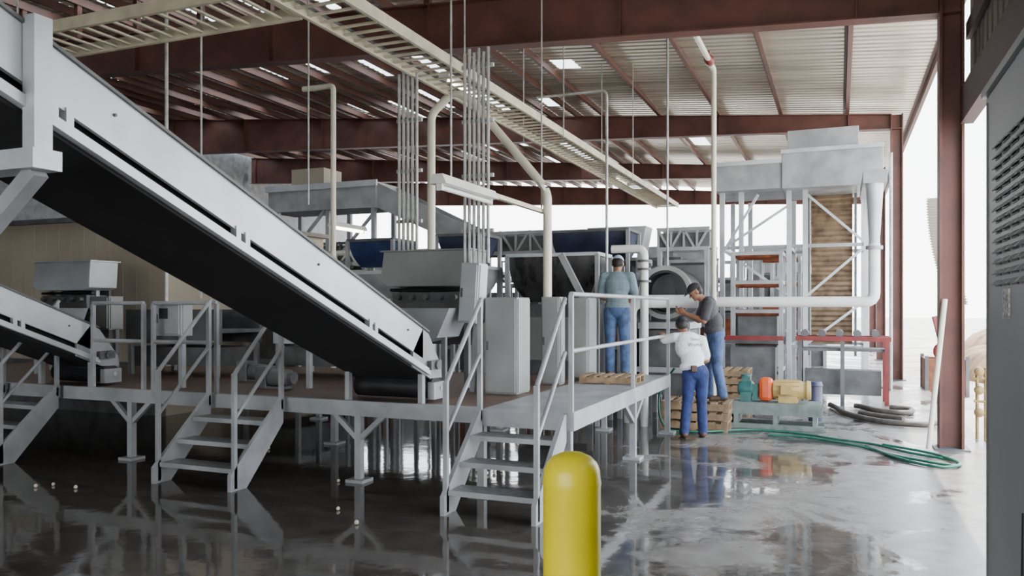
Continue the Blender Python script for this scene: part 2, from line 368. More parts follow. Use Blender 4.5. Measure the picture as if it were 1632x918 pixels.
def frame(Y, zb, sb, lab, depth=None):
    e = thing('steel_portal', lab, 'steel frame', (1.3, Y, 0), 'portal frames')
    bt = lambda x: zb + sb * (1.3 - x)
    tp = lambda x: min(RZ(x) - .22, bt(x) + depth) if depth else RZ(x) - .22
    b = B(); xl = XL + .1
    b.prism([(1.15, bt(1.15)), (1.15, tp(1.15)), (xl, tp(xl)), (xl, bt(xl))], 'xz', Y - .008, Y + .008)
    for f, o in ((bt, 0), (tp, -.02)):
        b.prism([(1.15, f(1.15) + o), (1.15, f(1.15) + o + .02), (xl, f(xl) + o + .02), (xl, f(xl) + o)], 'xz', Y - .12, Y + .12)
    x = 0.2
    while x > XL:
        b.box(x - .008, x + .008, Y - .1, Y + .1, bt(x) + .02, tp(x) - .02); x -= 3.1
    b.obj('girder', REDST, e)
    if depth:
        for x in pur[1:]:
            if RZ(x) - .21 - tp(x) > .05 and x > xl: bx(e, 'purlin_post', REDST, x - .05, x + .05, Y - .05, Y + .05, tp(x), RZ(x) - .21)
    c = B(); h = RZ(1.3) - .22
    c.box(1.14, 1.17, Y - .14, Y + .14, 0.02, h); c.box(1.38, 1.41, Y - .14, Y + .14, .02, h); c.box(1.17, 1.38, Y - .01, Y + .01, .02, h)
    c.box(1.17, 1.38, Y - .13, Y + .13, bt(1.3), bt(1.3) + .02)
    c.obj('column', REDST, e)
    bx(e, 'base_plate', STEELD, 1.08, 1.47, Y - .2, Y + .2, 0, .02)
frame(11.2, 5.37, .058, 'deep red oxide steel girder and column at the near bay', .74)
frame(21.3, 6.04, .046, 'red oxide steel girder and column behind the tall tower')
frame(29.2, 6.10, .050, 'red oxide steel girder and column at the far bay')
frame(36.3, 6.05, .045, 'red oxide steel girder and column at the open end')
B().box(XL - .1, XL, -8, 37, 0, 9).obj('wall_left', STEELD, kind='structure')
b = B(); b.box(XL, -8.5, -8.1, -8, 0, 9); b.box(-8.5, 1.7, -8.1, -8, 4.6, 9)  # unseen wall added behind the camera to block daylight; opening lets fill in
b.obj('wall_front_added', STEELD, kind='structure')
b = B(); b.box(XL, -2.2, 37, 37.1, 0, 2.5)  # low wall added to darken the open end and its floor reflection
x = XL
while x < -2.3: b.box(x, x + .05, 36.95, 37, 0, 2.5); x += .6
b.obj('wall_back_added', STEELD, kind='structure')
b = B(); b.box(1.50, 1.53, 1.5, 11.3, 4.3, 6.6); b.box(1.50, 1.53, -8, 1.5, 0, 6.6); y = -8.0  # full-height stretch beside the camera is unseen, added to reduce side light
while y < 11.2:
    b.box(1.485, 1.50, y, y + .07, 4.3 if y > 1.5 else 0, 6.6); y += .3
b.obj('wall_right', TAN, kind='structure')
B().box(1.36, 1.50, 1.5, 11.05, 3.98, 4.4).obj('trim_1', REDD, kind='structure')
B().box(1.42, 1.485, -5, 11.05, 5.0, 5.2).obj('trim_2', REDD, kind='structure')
b = B(); b.box(-20, -10.05, 9.75, 14, 0, 3.2)
x = -20
while x < -10.1:
    b.box(x, x + .03, 9.742, 9.75, 0, 3.2); x += .3
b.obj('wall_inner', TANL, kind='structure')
B().box(-20.1, -9.95, 9.65, 14.1, 3.2, 3.28).obj('trim_3', STEELD, kind='structure')
B().box(-20.0, -10.03, 9.70, 9.742, 0, .85).obj('trim_4', STEELD, kind='structure')

# ------------------------------------------------------------------ cable trays, pipes, rods
e = thing('cable_tray', 'long cream ladder cable tray hung below the roof', 'cable tray', (-4.5, 6, 4.6))
for x in (-4.8, -4.2): bx(e, 'side_rail', CREAM, x - .02, x + .02, 5.3, 22.5, 4.56, 4.68)
b = B(); y = 5.4
while y < 22.5: b.box(-4.8, -4.2, y, y + .035, 4.58, 4.6); y += .2
b.obj('rungs', CREAM, e)
for i in range(2): B().tube([(-4.7 + .4 * i, 5.3, 4.615), (-4.6 + .25 * i, 14, 4.615), (-4.7 + .4 * i, 22.4, 4.615)], .016, 6).obj('cable', STEELD, e, smooth=True)
e = thing('cable_tray', 'cream ladder cable tray crossing toward the side wall', 'cable tray', (-8, 5.8, 4.62))
for y in (5.75, 6.4): bx(e, 'side_rail', CREAM, -13, -4.85, y - .02, y + .02, 4.56, 4.68)
b = B(); x = -12.9
while x < -4.9: b.box(x, x + .035, 5.75, 6.4, 4.58, 4.6); x += .2
b.obj('rungs', CREAM, e)
for i, (x, y, z) in enumerate([(-6.3, 6.6, 1.85), (-5.96, 8.0, 3.0), (-3.5, 6.95, 3.0), (-3.5, 9.5, 3.0), (-4.15, 8.6, 4.5), (-4.85, 12.3, 4.5), (-4.15, 12.3, 4.5), (-4.85, 17, 4.5), (-4.15, 17, 4.5), (-7.9, 5.7, 4.5), (-11.5, 6.4, 4.5)]):
    rd(None, 'hanger_rod', GALV, (x, y, z), (x, y, RZ(x) + .01), .011, 6, label='thin galvanised hanger rod below the roof', cat='hanger rod', group='hanger rods')
def bundle(x0, n, y, z0, z1, sp=.06):
    e = thing('conduit_bundle', 'bundle of vertical galvanised conduits dropping to a cabinet', 'conduit', (x0, y, z0), 'conduit bundles')
    for i in range(n): rd(e, 'conduit', GALV, (x0 + sp * i, y, z0), (x0 + sp * i, y, z1 + .05 * (i % 2)), .019, 8)
    z = z0 + .35
    while z < z1: bx(e, 'strut_bracket', GALV, x0 - .05, x0 + sp * (n - 1) + .05, y + .02, y + .06, z, z + .04); z += .62
bundle(-5.02, 5, 8.55, 2.44, 4.62, .062); bundle(-3.93, 6, 8.15, 2.25, 4.62, .058)
def fixture(x, y, z, L, on, ch=0):
    e = thing('light_fixture', 'lit fluorescent strip light under the roof' if on else 'white strip light fixture hanging above the platform', 'light fixture', (x, y, z))
    b = B(); b.prism([(x - .09, z), (x + .09, z), (x + .05, z + .09), (x - .05, z + .09)], 'xz', y, y + L); b.obj('housing', WHITEF, e)
    rd(e, 'tube', TUBE if on else PVCW, (x, y + .05, z - .03), (x, y + L - .05, z - .03), .025)
    for yy in (y + .03, y + L - .06): bx(e, 'socket', WHITEF, x - .03, x + .03, yy, yy + .03, z - .06, z)
    if ch: bx(e, 'channel', CREAM, x - .03, x + .03, y + L, y + L + ch, z + .03, z + .08)
fixture(-3.5, 6.67, 2.92, 1.25, False, 1.7)
fixture(-5.1, 9.9, 4.95, 1.2, True); fixture(-5.1, 19.0, 4.95, 1.2, True); fixture(-9.5, 13.5, 3.4, 1.2, True)
def pipe(name, m, pts, r, lab, cat='pipe', straight=True, seg=14, **k):
    return B().tube(pts, r, seg, 6, straight).obj(name, m, None, smooth=True, label=lab, cat=cat, **k)
def rounded(pts, r=.12):
    P = [Vector(p) for p in pts]; out = [P[0]]
    for a, p, c in zip(P, P[1:], P[2:]):
        u = (a - p).normalized(); v = (c - p).normalized()
        for t in (0, .25, .5, .75, 1):
            out.append((p + u * r) * (1 - t) ** 2 + p * 2 * t * (1 - t) + (p + v * r) * t * t)
    return out + [P[-1]]
pipe('water_pipe', PVC, rounded([(-5.08, 9.5, .8), (-5.08, 9.5, 4.35), (-4.75, 9.5, 4.62), (-4.5, 9.5, 4.5), (-3.52, 9.5, 3.35), (-3.42, 9.5, 3.2), (-3.42, 9.5, .8)], .1), .055, 'cream plastic pipe rising, elbowing and sloping down to the washer')
pipe('water_pipe', PVC, rounded([(-2.0, 14, 0), (-2.0, 14, 5.85), (-2.0, 11.9, 5.85)], .12), .045, 'tall white vertical pipe reaching the roof')
e = thing('valve', 'red-handled valve on the roof pipe', 'valve', (-2.0, 13.5, 5.85))
B().rev((-2.0, 13.35, 5.85), (0, 1, 0), [(0, .05), (.05, .08), (.2, .08), (.25, .05)]).obj('valve_body', RED, e, smooth=True)
bx(e, 'handle', RED, -2.02, -1.98, 13.35, 13.6, 5.93, 5.98)
pipe('water_pipe', PVC, rounded([(-7.7, 11, 0), (-7.7, 11, 5.4), (-8.3, 11, 5.4)], .08), .045, 'white vertical pipe standing behind the incline conveyor')
pipe('conduit', GALV, rounded([(-4.2, 11.2, 4.9), (-3.12, 11.2, 4.9), (-3.12, 11.2, .8)], .1), .02, 'bent grey conduit dropping to the washer', cat='conduit')
pipe('conduit', GALV, [(-2.72, 13.6, 7.0), (-2.72, 13.6, 0)], .018, 'thin grey conduit dropping from the roof', cat='conduit')
pipe('conduit', GALV, [(-7.3, 7.1, 1.82), (-7.3, 7.1, 7.3)], .02, 'grey conduit rising from a small electrical box', cat='conduit')

# ------------------------------------------------------------------ platform
e = thing('platform', 'raised grey steel work platform with brown deck and railings', 'platform', (-4.5, 6.8, 0))
bx(e, 'deck', DECK, -13, -3.1, 6.86, 10.5, ZD - .05, ZD)
bx(e, 'deck', STEEL, -3.1, -2.24, 6.8, 11.1, ZD - .05, ZD)
bx(e, 'edge_beam', STEEL, -13, -3.12, 6.80, 6.86, ZD - .14, ZD + .01)
bx(e, 'edge_beam', STEEL, -2.24, -2.18, 6.75, 11.12, ZD - .15, ZD + .02)
bx(e, 'edge_beam', STEEL, -3.12, -2.24, 6.74, 6.80, ZD - .15, ZD + .005)
bx(e, 'edge_beam', STEEL, -3.12, -2.24, 11.1, 11.14, ZD - .15, ZD)
bx(e, 'edge_beam', STEELD, -3.14, -3.10, 6.86, 11.1, ZD - .17, ZD - .05)
for y in (7.8, 8.8, 9.8): bx(e, 'joist', STEELD, -13, -3.14, y, y + .06, ZD - .17, ZD - .05)
for x, y, br in [(-4.47, 6.83, 1), (-7.55, 6.83, 1), (-2.21, 9.06, 2), (-2.21, 11.05, 0), (-3.1, 6.8, 0), (-2.25, 6.8, 0), (-10.5, 6.83, 0), (-3.1, 9.06, 0), (-4.47, 10.4, 0), (-7.55, 10.4, 0), (-3.1, 11.0, 0), (-10.5, 10.4, 0), (-6.0, 8.6, 0)]:
    b = B(); b.box(x - .035, x + .035, y - .035, y + .035, .03, ZD - .1)
    if br == 1:
        for s in (-1, 1): b.beam((x, y, .42), (x + s * .3, y, ZD - .12), .05, .05)
    if br == 2:
        for s in (-1, 1): b.beam((x, y, .42), (x, y + s * .45, ZD - .12), .05, .05)
    b.box(x - .1, x + .1, y - .1, y + .1, 0, .03)
    b.obj('leg', STEEL, e)
def rail(par, pts, h=1.07, mid=.56, r=.022):
    for p in pts: bx(par, 'rail_post', STEEL, p[0] - .02, p[0] + .02, p[1] - .02, p[1] + .02, ZD, ZD + h - .01)
    for z, nm in ((ZD + h, 'handrail'), (ZD + mid, 'mid_rail')):
        rd(par, nm, STEEL, (pts[0][0], pts[0][1], z), (pts[-1][0], pts[-1][1], z), r)
rail(e, [(-2.21, 6.76), (-2.21, 9.06), (-2.21, 11.1)])
rail(e, [(-7.25, 6.86), (-6.33, 6.86)], 1.0)
rail(e, [(-8.2, 6.86), (-7.4, 6.86)], 1.0)
def stairs(x0, x1, lab):
    e = thing('staircase', lab, 'stairs', ((x0 + x1) / 2, 6.3, 0), 'platform stairs')
    yb, yt = 6.0, 6.72
    for x in (x0, x1):
        s = .02
        B().prism([(yb - .05, 0), (yb + .17, 0), (yt, .56), (yt, .80), (yt - .05, .80), (yb - .05, .16)], 'yz', x - s, x + s).obj('stringer', STEEL, e)
        bx(e, 'rail_post', STEEL, x - .02, x + .02, yb - .0, yb + .04, .02, 1.12)
        if x != x1 or x1 < -2.3: bx(e, 'rail_post', STEEL, x - .02, x + .02, yt - .03, yt + .01, .7, 1.82)
        rd(e, 'handrail', STEEL, (x, yb + .02, 1.11), (x, yt + .02, 1.83), .021)
        rd(e, 'mid_rail', STEEL, (x, yb + .02, .68), (x, yt + .02, 1.35), .019)
    for i in range(3):
        z = .2 + .2 * i; y = yb + .03 + .22 * i
        b = B(); b.box(x0 + .02, x1 - .02, y, y + .25, z - .035, z); b.obj('tread', TREAD, e)
        bx(e, 'nosing', STEEL, x0 + .02, x1 - .02, y - .012, y, z - .04, z + .004)
    return e
stairs(-3.08, -2.26, 'grey steel stairs with tube handrails below the walkway arm')
stairs(-6.30, -5.34, 'grey steel stairs with tube handrails beside the incline conveyor')
stairs(-9.55, -8.62, 'grey steel stairs under the second incline conveyor')

# ------------------------------------------------------------------ incline conveyors
SL = .393
def incline(xr, w, ytop, lab, support=True):
    xl = xr - w
    e = thing('incline_conveyor', lab, 'conveyor', (xr - w / 2, 7.2, ZD), 'incline conveyors')
    T = lambda y: 1.51 + SL * (7.0 - y)
    def strip(a, bb, x0, x1, ya, yb, m, nm, **k):
        return B().prism([(ya, T(ya) - bb), (yb, T(yb) - bb), (yb, T(yb) - a), (ya, T(ya) - a)], 'yz', x0, x1).obj(nm, m, e, **k)
    for x, s in ((xr, -1), (xl, 1)):
        x0, x1 = sorted((x, x + s * .03))
        strip(0, .30, x0, x1, ytop, 6.9, STEELL, 'side_panel')
        strip(-.010, .010, x0 - .02, x1 + .02, ytop, 7.0, STEELD, 'top_flange')
        strip(.37, .43, x0 - (.03 if s == 1 else -.0), x1 + (.03 if s == -1 else 0), ytop, 7.0, STEELL, 'lower_rail')
        for y in (2.9, 4.27, 5.92):
            for dy in (0, .09):
                if y + dy > ytop: strip(.28, .39, x0 - .01, x1 + .012, y + dy, y + dy + .045, STEELL, 'bracket')
        for y in (3.3, 5.2, 6.6):
            if y > ytop and s == -1: rd(e, 'bolt', STEELD, (x1, y, T(y) - .13), (x1 + .012, y, T(y) - .13), .010, 8)
        B().prism([(6.7, T(6.7) - .30), (6.9, T(6.9) + .0), (7.02, T(7.0) - .03), (7.28, T(7.3) - .24), (7.3, T(7.3) - .36), (7.05, T(7.05) - .45), (6.7, T(6.7) - .45)], 'yz', x0, x1).obj('end_plate', STEEL, e)
        B().box(x0 - .05, x1 + .05, 6.98, 7.2, 1.13, 1.22).rod((x0 - .07, 7.1, 1.175), (x1 + .07, 7.1, 1.175), .045).obj('bearing', STEELD, e)
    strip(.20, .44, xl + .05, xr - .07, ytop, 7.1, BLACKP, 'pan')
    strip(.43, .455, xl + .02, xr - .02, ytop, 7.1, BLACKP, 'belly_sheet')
    strip(.08, .10, xl + .05, xr - .05, ytop, 7.1, BLACK, 'belt')
    b = B(); y = ytop + .2
    while y < 7.0:
        b.box(xl + .06, xr - .06, y, y + .02, T(y) - .08, T(y) - .02); y += .35
    b.obj('cleats', BLACK, e)
    rd(e, 'tail_pulley', BLACK, (xl + .0, 7.2, .935), (xr - .02, 7.2, .935), .115, 20)
    rd(e, 'tail_shaft', GALV, (xl - .05, 7.2, .935), (xr + .05, 7.2, .935), .025)
    bx(e, 'tail_cover', STEEL, xr - .03, xr + .04, 7.05, 7.3, .83, 1.0)
    if support:
        ys = 2.8
        bx(e, 'support_post', STEELL, xr + .005, xr + .09, ys - .05, ys + .05, 2.46, T(ys) + .05)
        bx(e, 'cross_beam', STEELL, xl - .25, xr + .12, ys - .08, ys + .08, 2.44, 2.54)
        bmn(e, 'brace', STEEL, (xr + .05, ys, 2.44), (xl - .18, ys, 1.55), .08, .08)
        bx(e, 'leg', STEEL, xl - .25, xl - .13, ys - .06, ys + .06, 0, 2.5)
        bx(e, 'leg', STEEL, xl - .1, xl - .02, ytop + .1, ytop + .2, 0, T(ytop + .15) - .3)
    for x in (xl + .02, xr - .06): bx(e, 'foot', STEEL, x, x + .05, 6.9, 6.96, ZD, 1.12)
    return e
incline(-3.78, .93, .9, 'long pale steel incline conveyor with black underside')
incline(-8.28, .93, 2.2, 'second pale steel incline conveyor ending at the platform edge')

# ------------------------------------------------------------------ sorter hoods + chutes
def hood(dx, lab, lab2, m):
    e = thing('hood_cabinet', lab, 'cabinet', (-4.5 + dx, 8.5, ZD), 'hood cabinets')
    b = B(); b.prism([(-5.15 + dx, 2.06), (-5.10 + dx, 2.42), (-3.95 + dx, 2.42), (-3.98 + dx, 2.04), (-4.1 + dx, 2.0), (-5.05 + dx, 2.0)], 'xz', 8.32, 8.8); b.obj('hood', m, e, bevel=.01)
    bx(e, 'lid', m, -5.14 + dx, -3.92 + dx, 8.30, 8.82, 2.42, 2.435)
    for x in (-5.0, -4.08): bx(e, 'leg', STEEL, x + dx - .03, x + dx + .03, 8.5, 8.56, ZD, 2.0)
    bx(e, 'valve_manifold', STEELD, -5.0 + dx, -4.08 + dx, 8.36, 8.7, 1.81, 1.93)
    for i in range(5): rd(e, 'solenoid', STEELD, (-4.9 + dx + .19 * i, 8.34, 1.87), (-4.9 + dx + .19 * i, 8.28, 1.87), .03, 10)
    rd(e, 'air_line', BLACK, (-5.05 + dx, 8.4, 1.96), (-4.0 + dx, 8.4, 1.96), .02, 8)
    bx(e, 'back_panel', STEELD, -5.05 + dx, -4.05 + dx, 8.72, 8.76, 1.3, 2.0)
    bx(e, 'shelf', STEELD, -5.1 + dx, -4.0 + dx, 8.3, 8.8, 1.74, 1.81)
    e2 = thing('discharge_chute', lab2, 'chute', (-4.4 + dx, 8.1, ZD), 'discharge chutes')
    b = B(); b.prism([(-4.75 + dx, 1.74), (-3.9 + dx, 1.74), (-4.05 + dx, 1.42), (-4.62 + dx, 1.3)], 'xz', 7.7, 7.72)
    b.prism([(-4.75 + dx, 1.74), (-3.9 + dx, 1.74), (-4.05 + dx, 1.42), (-4.62 + dx, 1.3)], 'xz', 8.22, 8.24)
    b.loft([[(-3.9 + dx, 7.72, 1.74), (-3.92 + dx, 7.72, 1.74), (-4.07 + dx, 7.72, 1.42), (-4.05 + dx, 7.72, 1.42)], [(-3.9 + dx, 8.22, 1.74), (-3.92 + dx, 8.22, 1.74), (-4.07 + dx, 8.22, 1.42), (-4.05 + dx, 8.22, 1.42)]])
    b.loft([[(-4.75 + dx, 7.72, 1.74), (-4.73 + dx, 7.72, 1.74), (-4.60 + dx, 7.72, 1.3), (-4.62 + dx, 7.72, 1.3)], [(-4.75 + dx, 8.22, 1.74), (-4.73 + dx, 8.22, 1.74), (-4.60 + dx, 8.22, 1.3), (-4.62 + dx, 8.22, 1.3)]])
    b.obj('funnel', STEELL, e2)
    for x in (-4.6, -4.1): bx(e2, 'leg', STEEL, x + dx - .025, x + dx + .025, 7.95, 8.0, ZD, 1.45)
    bx(e2, 'side_board', STEELL, -5.9 + dx, -4.76 + dx, 7.7, 7.74, 1.32, 1.72)
    bx(e2, 'leg', STEEL, -5.8 + dx, -5.75 + dx, 7.74, 7.8, ZD, 1.7)
hood(0, 'grey hood cabinet above a valve bank on the platform', 'pale steel discharge chute under the hood', CAB)
hood(-6.05, 'pale grey hood cabinet near the tan wall', 'pale steel discharge chute near the tan wall', STEELL)
def cabinet(x0, x1, y0, y1, z0, z1, m, lab, tilt=0, name='electrical_cabinet'):
    e = thing(name, lab, 'cabinet', ((x0 + x1) / 2, (y0 + y1) / 2, z0))
    bx(e, 'body', m, x0, x1, y0 + .02, y1, z0, z1, bevel=.006)
    bx(e, 'door', m, x0 + .015, x1 - .015, y0, y0 + .018, z0 + .02, z1 - .02, bevel=.006)
    bx(e, 'side_door', m, x1, x1 + .012, y0 + .04, y1 - .02, z0 + .02, z1 - .02)
    bx(e, 'latch', STEELD, x0 + .03, x0 + .05, y0 - .012, y0, (z0 + z1) / 2 - .05, (z0 + z1) / 2 + .05)
    if tilt: e.rotation_euler[1] = tilt
    return e
cabinet(-3.62, -3.24, 8.0, 8.4, ZD, 1.86, CAB, 'tall grey cabinet standing on the platform')
cabinet(-3.40, -3.16, 9.2, 9.4, ZD, 1.88, CAB, 'narrow grey cabinet standing between two other cabinets')
cabinet(-3.32, -3.06, 10.05, 10.45, ZD, 1.88, CAB, 'narrow grey cabinet beside the man in teal shirt')
c = cabinet(-3.88, -3.66, 7.85, 8.1, 1.58, 2.24, STEELL, 'pale tilted control box above the conveyor end', tilt=.06, name='control_box')
bx(c, 'bracket', STEEL, -3.80, -3.74, 8.1, 8.16, ZD, 2.1)
c = cabinet(-7.38, -7.0, 7.0, 7.2, 1.42, 1.82, STEEL, 'small grey electrical box beside the railing', name='control_box')
bx(c, 'bracket', STEEL, -7.22, -7.16, 7.2, 7.26, ZD, 1.8)
bx(c, 'screen', BLACK, -7.3, -7.18, 6.985, 7.0, 1.62, 1.74)
c = cabinet(-9.35, -9.0, 7.75, 8.0, 1.45, 1.9, CAB, 'grey control box on a post near the tan wall', name='control_box')
bx(c, 'bracket', STEEL, -9.2, -9.14, 8.0, 8.06, ZD, 1.9)
def table(x0, x1, y0, y1, m, lab, za=1.25, zb=1.72):
    e = thing('inspection_table', lab, 'machine', ((x0 + x1) / 2, y0, ZD))
    bx(e, 'side_panel', m, x0, x1, y0, y0 + .05, za, zb); bx(e, 'side_panel', m, x0, x1, y1 - .05, y1, za, zb)
    bx(e, 'table_top', STEELD, x0, x1, y0 + .05, y1 - .05, 1.4, 1.45)
    bx(e, 'under_tray', STEELD, x0 + .1, x1 - .1, y0 + .06, y1 - .06, .95, 1.2)
    for x in (x0 + .04, x1 - .1):
        for y in (y0, y1 - .06): bx(e, 'leg', STEEL, x, x + .06, y, y + .06, ZD, za)
table(-7.3, -5.3, 9.0, 9.8, STEELL, 'long pale grey inspection machine on the platform')
table(-9.4, -7.7, 8.4, 9.25, STEELD, 'dark inspection machine beside the tan wall')
def gearmotor(x, y, z, m, lab):
    e = thing('gearmotor', lab, 'motor', (x, y, z), 'gearmotors')
    B().rev((x, y, z + .13), (1, 0, 0), [(0, .06), (.02, .1), (.26, .1), (.28, .07), (.34, .07)], 16).obj('motor_body', m, e, smooth=True)
    bx(e, 'gearbox', m, x - .16, x, y - .09, y + .09, z, z + .26, bevel=.01)
    bx(e, 'foot', STEELD, x - .14, x + .24, y - .08, y + .08, z, z + .03)
gearmotor(-7.0, 8.2, ZD, STEELD, 'dark gearmotor on the platform deck'); gearmotor(-9.0, 7.5, ZD, STEELD, 'dark gearmotor beside the second conveyor')
gearmotor(-6.2, 7.6, ZD, STEELD, 'dark gearmotor behind the stairs')

# ------------------------------------------------------------------ hoppers
def hopper(x0, x1, y0, y1, z0, z1, m, lab, zf=0, rim=STEELL, inset=.18, xin=.09, ex=1.8):
    e = thing('hopper', lab, 'hopper', ((x0 + x1) / 2, (y0 + y1) / 2, zf), 'hoppers')
    bm = B(); t = .02; n = 9
    for (ya, yb) in ((y0, y0 + inset * 1.3), (y1, y1 - inset * 1.3)):
        sgn = 1 if yb > ya else -1
        f = lambda q: ya + (yb - ya) * q ** ex
        for i in range(n):
            a, b2 = i / n, (i + 1) / n
            za, zb = z1 + (z0 - z1) * a, z1 + (z0 - z1) * b2
            xa, xb = xin * a ** 3, xin * b2 ** 3
            bm.loft([[(x0 + xa, f(a), za), (x1 - xa, f(a), za), (x1 - xa, f(a) + sgn * t, za), (x0 + xa, f(a) + sgn * t, za)],
                     [(x0 + xb, f(b2), zb), (x1 - xb, f(b2), zb), (x1 - xb, f(b2) + sgn * t, zb), (x0 + xb, f(b2) + sgn * t, zb)]])
    bm.box(x0 + xin, x1 - xin, y0 + inset * 1.3, y1 - inset * 1.3, z0 - .01, z0 + .01)
    bm.obj('shell', m, e, smooth=True)
    for s, x in ((1, x0), (-1, x1)):
        prof = [(y0, z1), (y1, z1)] + [(y1 - inset * 1.3 * (q / 6) ** ex, z1 + (z0 - z1) * q / 6) for q in range(1, 7)] + [(y0 + inset * 1.3 * (q / 6) ** ex, z1 + (z0 - z1) * q / 6) for q in range(6, 0, -1)]
        B().loft([[(x + s * xin * ((z1 - z) / (z1 - z0)) ** 3 + o, y, z) for y, z in prof] for o in (0, s * t)]).obj('end_sheet', m, e)
    b = B(); b.box(x0 - .04, x1 + .04, y0 - .04, y0, z1 - .02, z1 + .03); b.box(x0 - .04, x1 + .04, y1, y1 + .04, z1 - .02, z1 + .03); b.box(x0 - .04, x0, y0, y1, z1 - .02, z1 + .03); b.box(x1, x1 + .04, y0, y1, z1 - .02, z1 + .03)
    b.obj('rim', rim, e)
    for x in (x0 - .02, x1 + .02):
        for y in (y0 - .02, y1 + .02): bx(e, 'leg', STEEL, x - .03, x + .03, y - .03, y + .03, zf, z1)
    return e
hopper(-4.72, -3.32, 11.35, 12.05, 1.84, 2.54, DARKH, 'wide dark wet rounded trough with pale rim', xin=.22, ex=2.4)
hopper(-4.85, -3.45, 13.7, 14.5, 2.60, 3.12, BLUEH, 'dark navy curved hopper behind the washer', rim=STEELD)
hopper(-8.2, -7.3, 12.2, 13.0, 2.5, 2.95, BLUEM, 'blue curved hopper behind the incline conveyor', rim=STEELD)
hopper(-6.5, -5.7, 12.4, 13.2, 2.6, 3.0, BLUEH, 'dark navy hopper beside the grey trough', rim=STEELD)
hopper(-5.75, -4.95, 10.9, 11.5, 1.95, 2.35, STEEL, 'plain grey sheet-metal trough beside the dark trough', rim=STEELL)
hopper(-7.2, -6.1, 10.9, 11.6, 1.9, 2.3, STEEL, 'plain grey sheet-metal trough behind the inspection machine', rim=STEELL)
bmn(None, 'lever_arm', STEEL, (-3.72, 10.9, 2.52), (-3.36, 10.9, 1.84), .05, .09, label='diagonal grey steel arm in front of the dark hopper', cat='steel arm')
e = thing('drum_washer', 'dark drum washing machine with round black drum end', 'machine', (-3.0, 12.2, 0))
R = .38; cx, cz = -2.46, 1.98
b = B(); seg = 36
ring = lambda r, y: [(cx + r * math.cos(2 * math.pi * i / seg), y, cz + r * math.sin(2 * math.pi * i / seg)) for i in range(seg)]
b.loft([ring(R, 12.15), ring(R, 13.3), ring(R * .8, 13.3), ring(R * .8, 12.15), ring(R, 12.15)], cap=False); b.obj('drum', BLACK, e, smooth=True)
b = B(); b.loft([ring(R + .03, 12.1), ring(R + .03, 12.16), ring(R - .04, 12.16), ring(R - .04, 12.1), ring(R + .03, 12.1)], cap=False); b.obj('drum_flange', CAB, e)
b = B(); b.rev((cx, 12.5, cz), (0, 1, 0), [(0, .1), (.02, .1), (.02, .30), (.05, .30)], 24); b.obj('drum_disc', STEELD, e, smooth=True)
bx(e, 'body', STEELD, -3.25, -2.95, 12.3, 13.3, .5, 2.3); bx(e, 'cradle', STEEL, -2.9, -2.1, 12.2, 13.3, 1.42, 1.52)
bx(e, 'underbody', STEELD, -2.85, -2.15, 12.3, 13.2, .4, 1.40)
bx(e, 'back_guard', STEELD, -2.94, -2.05, 13.32, 13.4, 1.5, 2.45)
bx(e, 'panel', CAB, -3.24, -2.98, 12.27, 12.3, 1.1, 1.7)
for x in (-3.2, -2.85, -2.15):
    for y in (12.22, 13.2): bx(e, 'leg', STEEL, x - .035, x + .035, y, y + .07, 0, 1.45)
bx(e, 'cross_rail', STEEL, -3.23, -2.12, 12.18, 12.22, .75, .83)
pipe('elbow_pipe', PVCW, rounded([(-2.95, 11.9, 0), (-2.95, 11.9, 1.84), (-1.95, 12.05, 1.84)], .2), .10, 'thick white pipe elbow in front of the drum', seg=18)
pipe('elbow_pipe', PVCW, rounded([(-3.15, 11.6, 2.62), (-2.66, 11.6, 2.62), (-2.66, 11.6, 0)], .12), .06, 'white elbow pipe beside the drum', seg=16)
e = thing('gate_valve', 'grey flanged valve under the white elbow', 'valve', (-2.66, 11.6, 2.3))
for z in (2.12, 2.3, 2.42): rd(e, 'flange', STEELD, (-2.66, 11.6, z), (-2.66, 11.6, z + .03), .1, 16)
e = thing('feeder_machine', 'dark steel feeder machine under the hoppers', 'machine', (-4, 11.8, 0))
bx(e, 'body', STEELD, -4.6, -3.4, 11.42, 12.0, .4, 1.80)
for x in (-4.55, -3.45):
    for y in (11.44, 11.92): bx(e, 'leg', STEEL, x - .04, x + .04, y, y + .06, 0, .42)
bx(e, 'guard', CAB, -4.5, -3.5, 11.38, 11.42, .95, 1.6)

# ------------------------------------------------------------------ mid background machines
def truss(x0, x1, y0, y1, z0, z1, lab, m=STEEL, n=5):
    e = thing('truss_conveyor', lab, 'conveyor', ((x0 + x1) / 2, y0, 0), 'truss conveyors')
    for y in (y0, y1):
        b = B(); b.box(x0, x1, y - .03, y + .03, z1 - .07, z1); b.box(x0, x1, y - .03, y + .03, z0, z0 + .07)
        for i in range(n):
            a = x0 + (x1 - x0) * i / n; c = x0 + (x1 - x0) * (i + 1) / n
            b.beam((a, y, z0 if i % 2 else z1), (c, y, z1 if i % 2 else z0), .04, .04); b.box(a, a + .04, y - .02, y + .02, z0, z1)
        b.obj('side_truss', m, e)
    bx(e, 'bed', STEELD, x0, x1, y0 + .04, y1 - .04, z0 + .05, z1 - .1)
    for x in (x0 + .05, x1 - .05):
        for y in (y0, y1): bx(e, 'leg', m, x - .04, x + .04, y - .04, y + .04, 0, z0)
    return e
truss(-6.6, -5.1, 14.0, 14.7, 2.75, 3.2, 'grey truss conveyor behind the hood')
truss(-3.3, -2.3, 15.5, 16.1, 2.85, 3.3, 'grey truss conveyor behind the navy hopper', n=4)
truss(-10.2, -8.6, 14.2, 14.7, 2.5, 2.95, 'pale grey truss conveyor behind the incline conveyor', m=STEELL)
truss(-15.5, -12.5, 19, 20, 3.0, 3.6, 'dark truss conveyor below the far girder', m=STEELD)
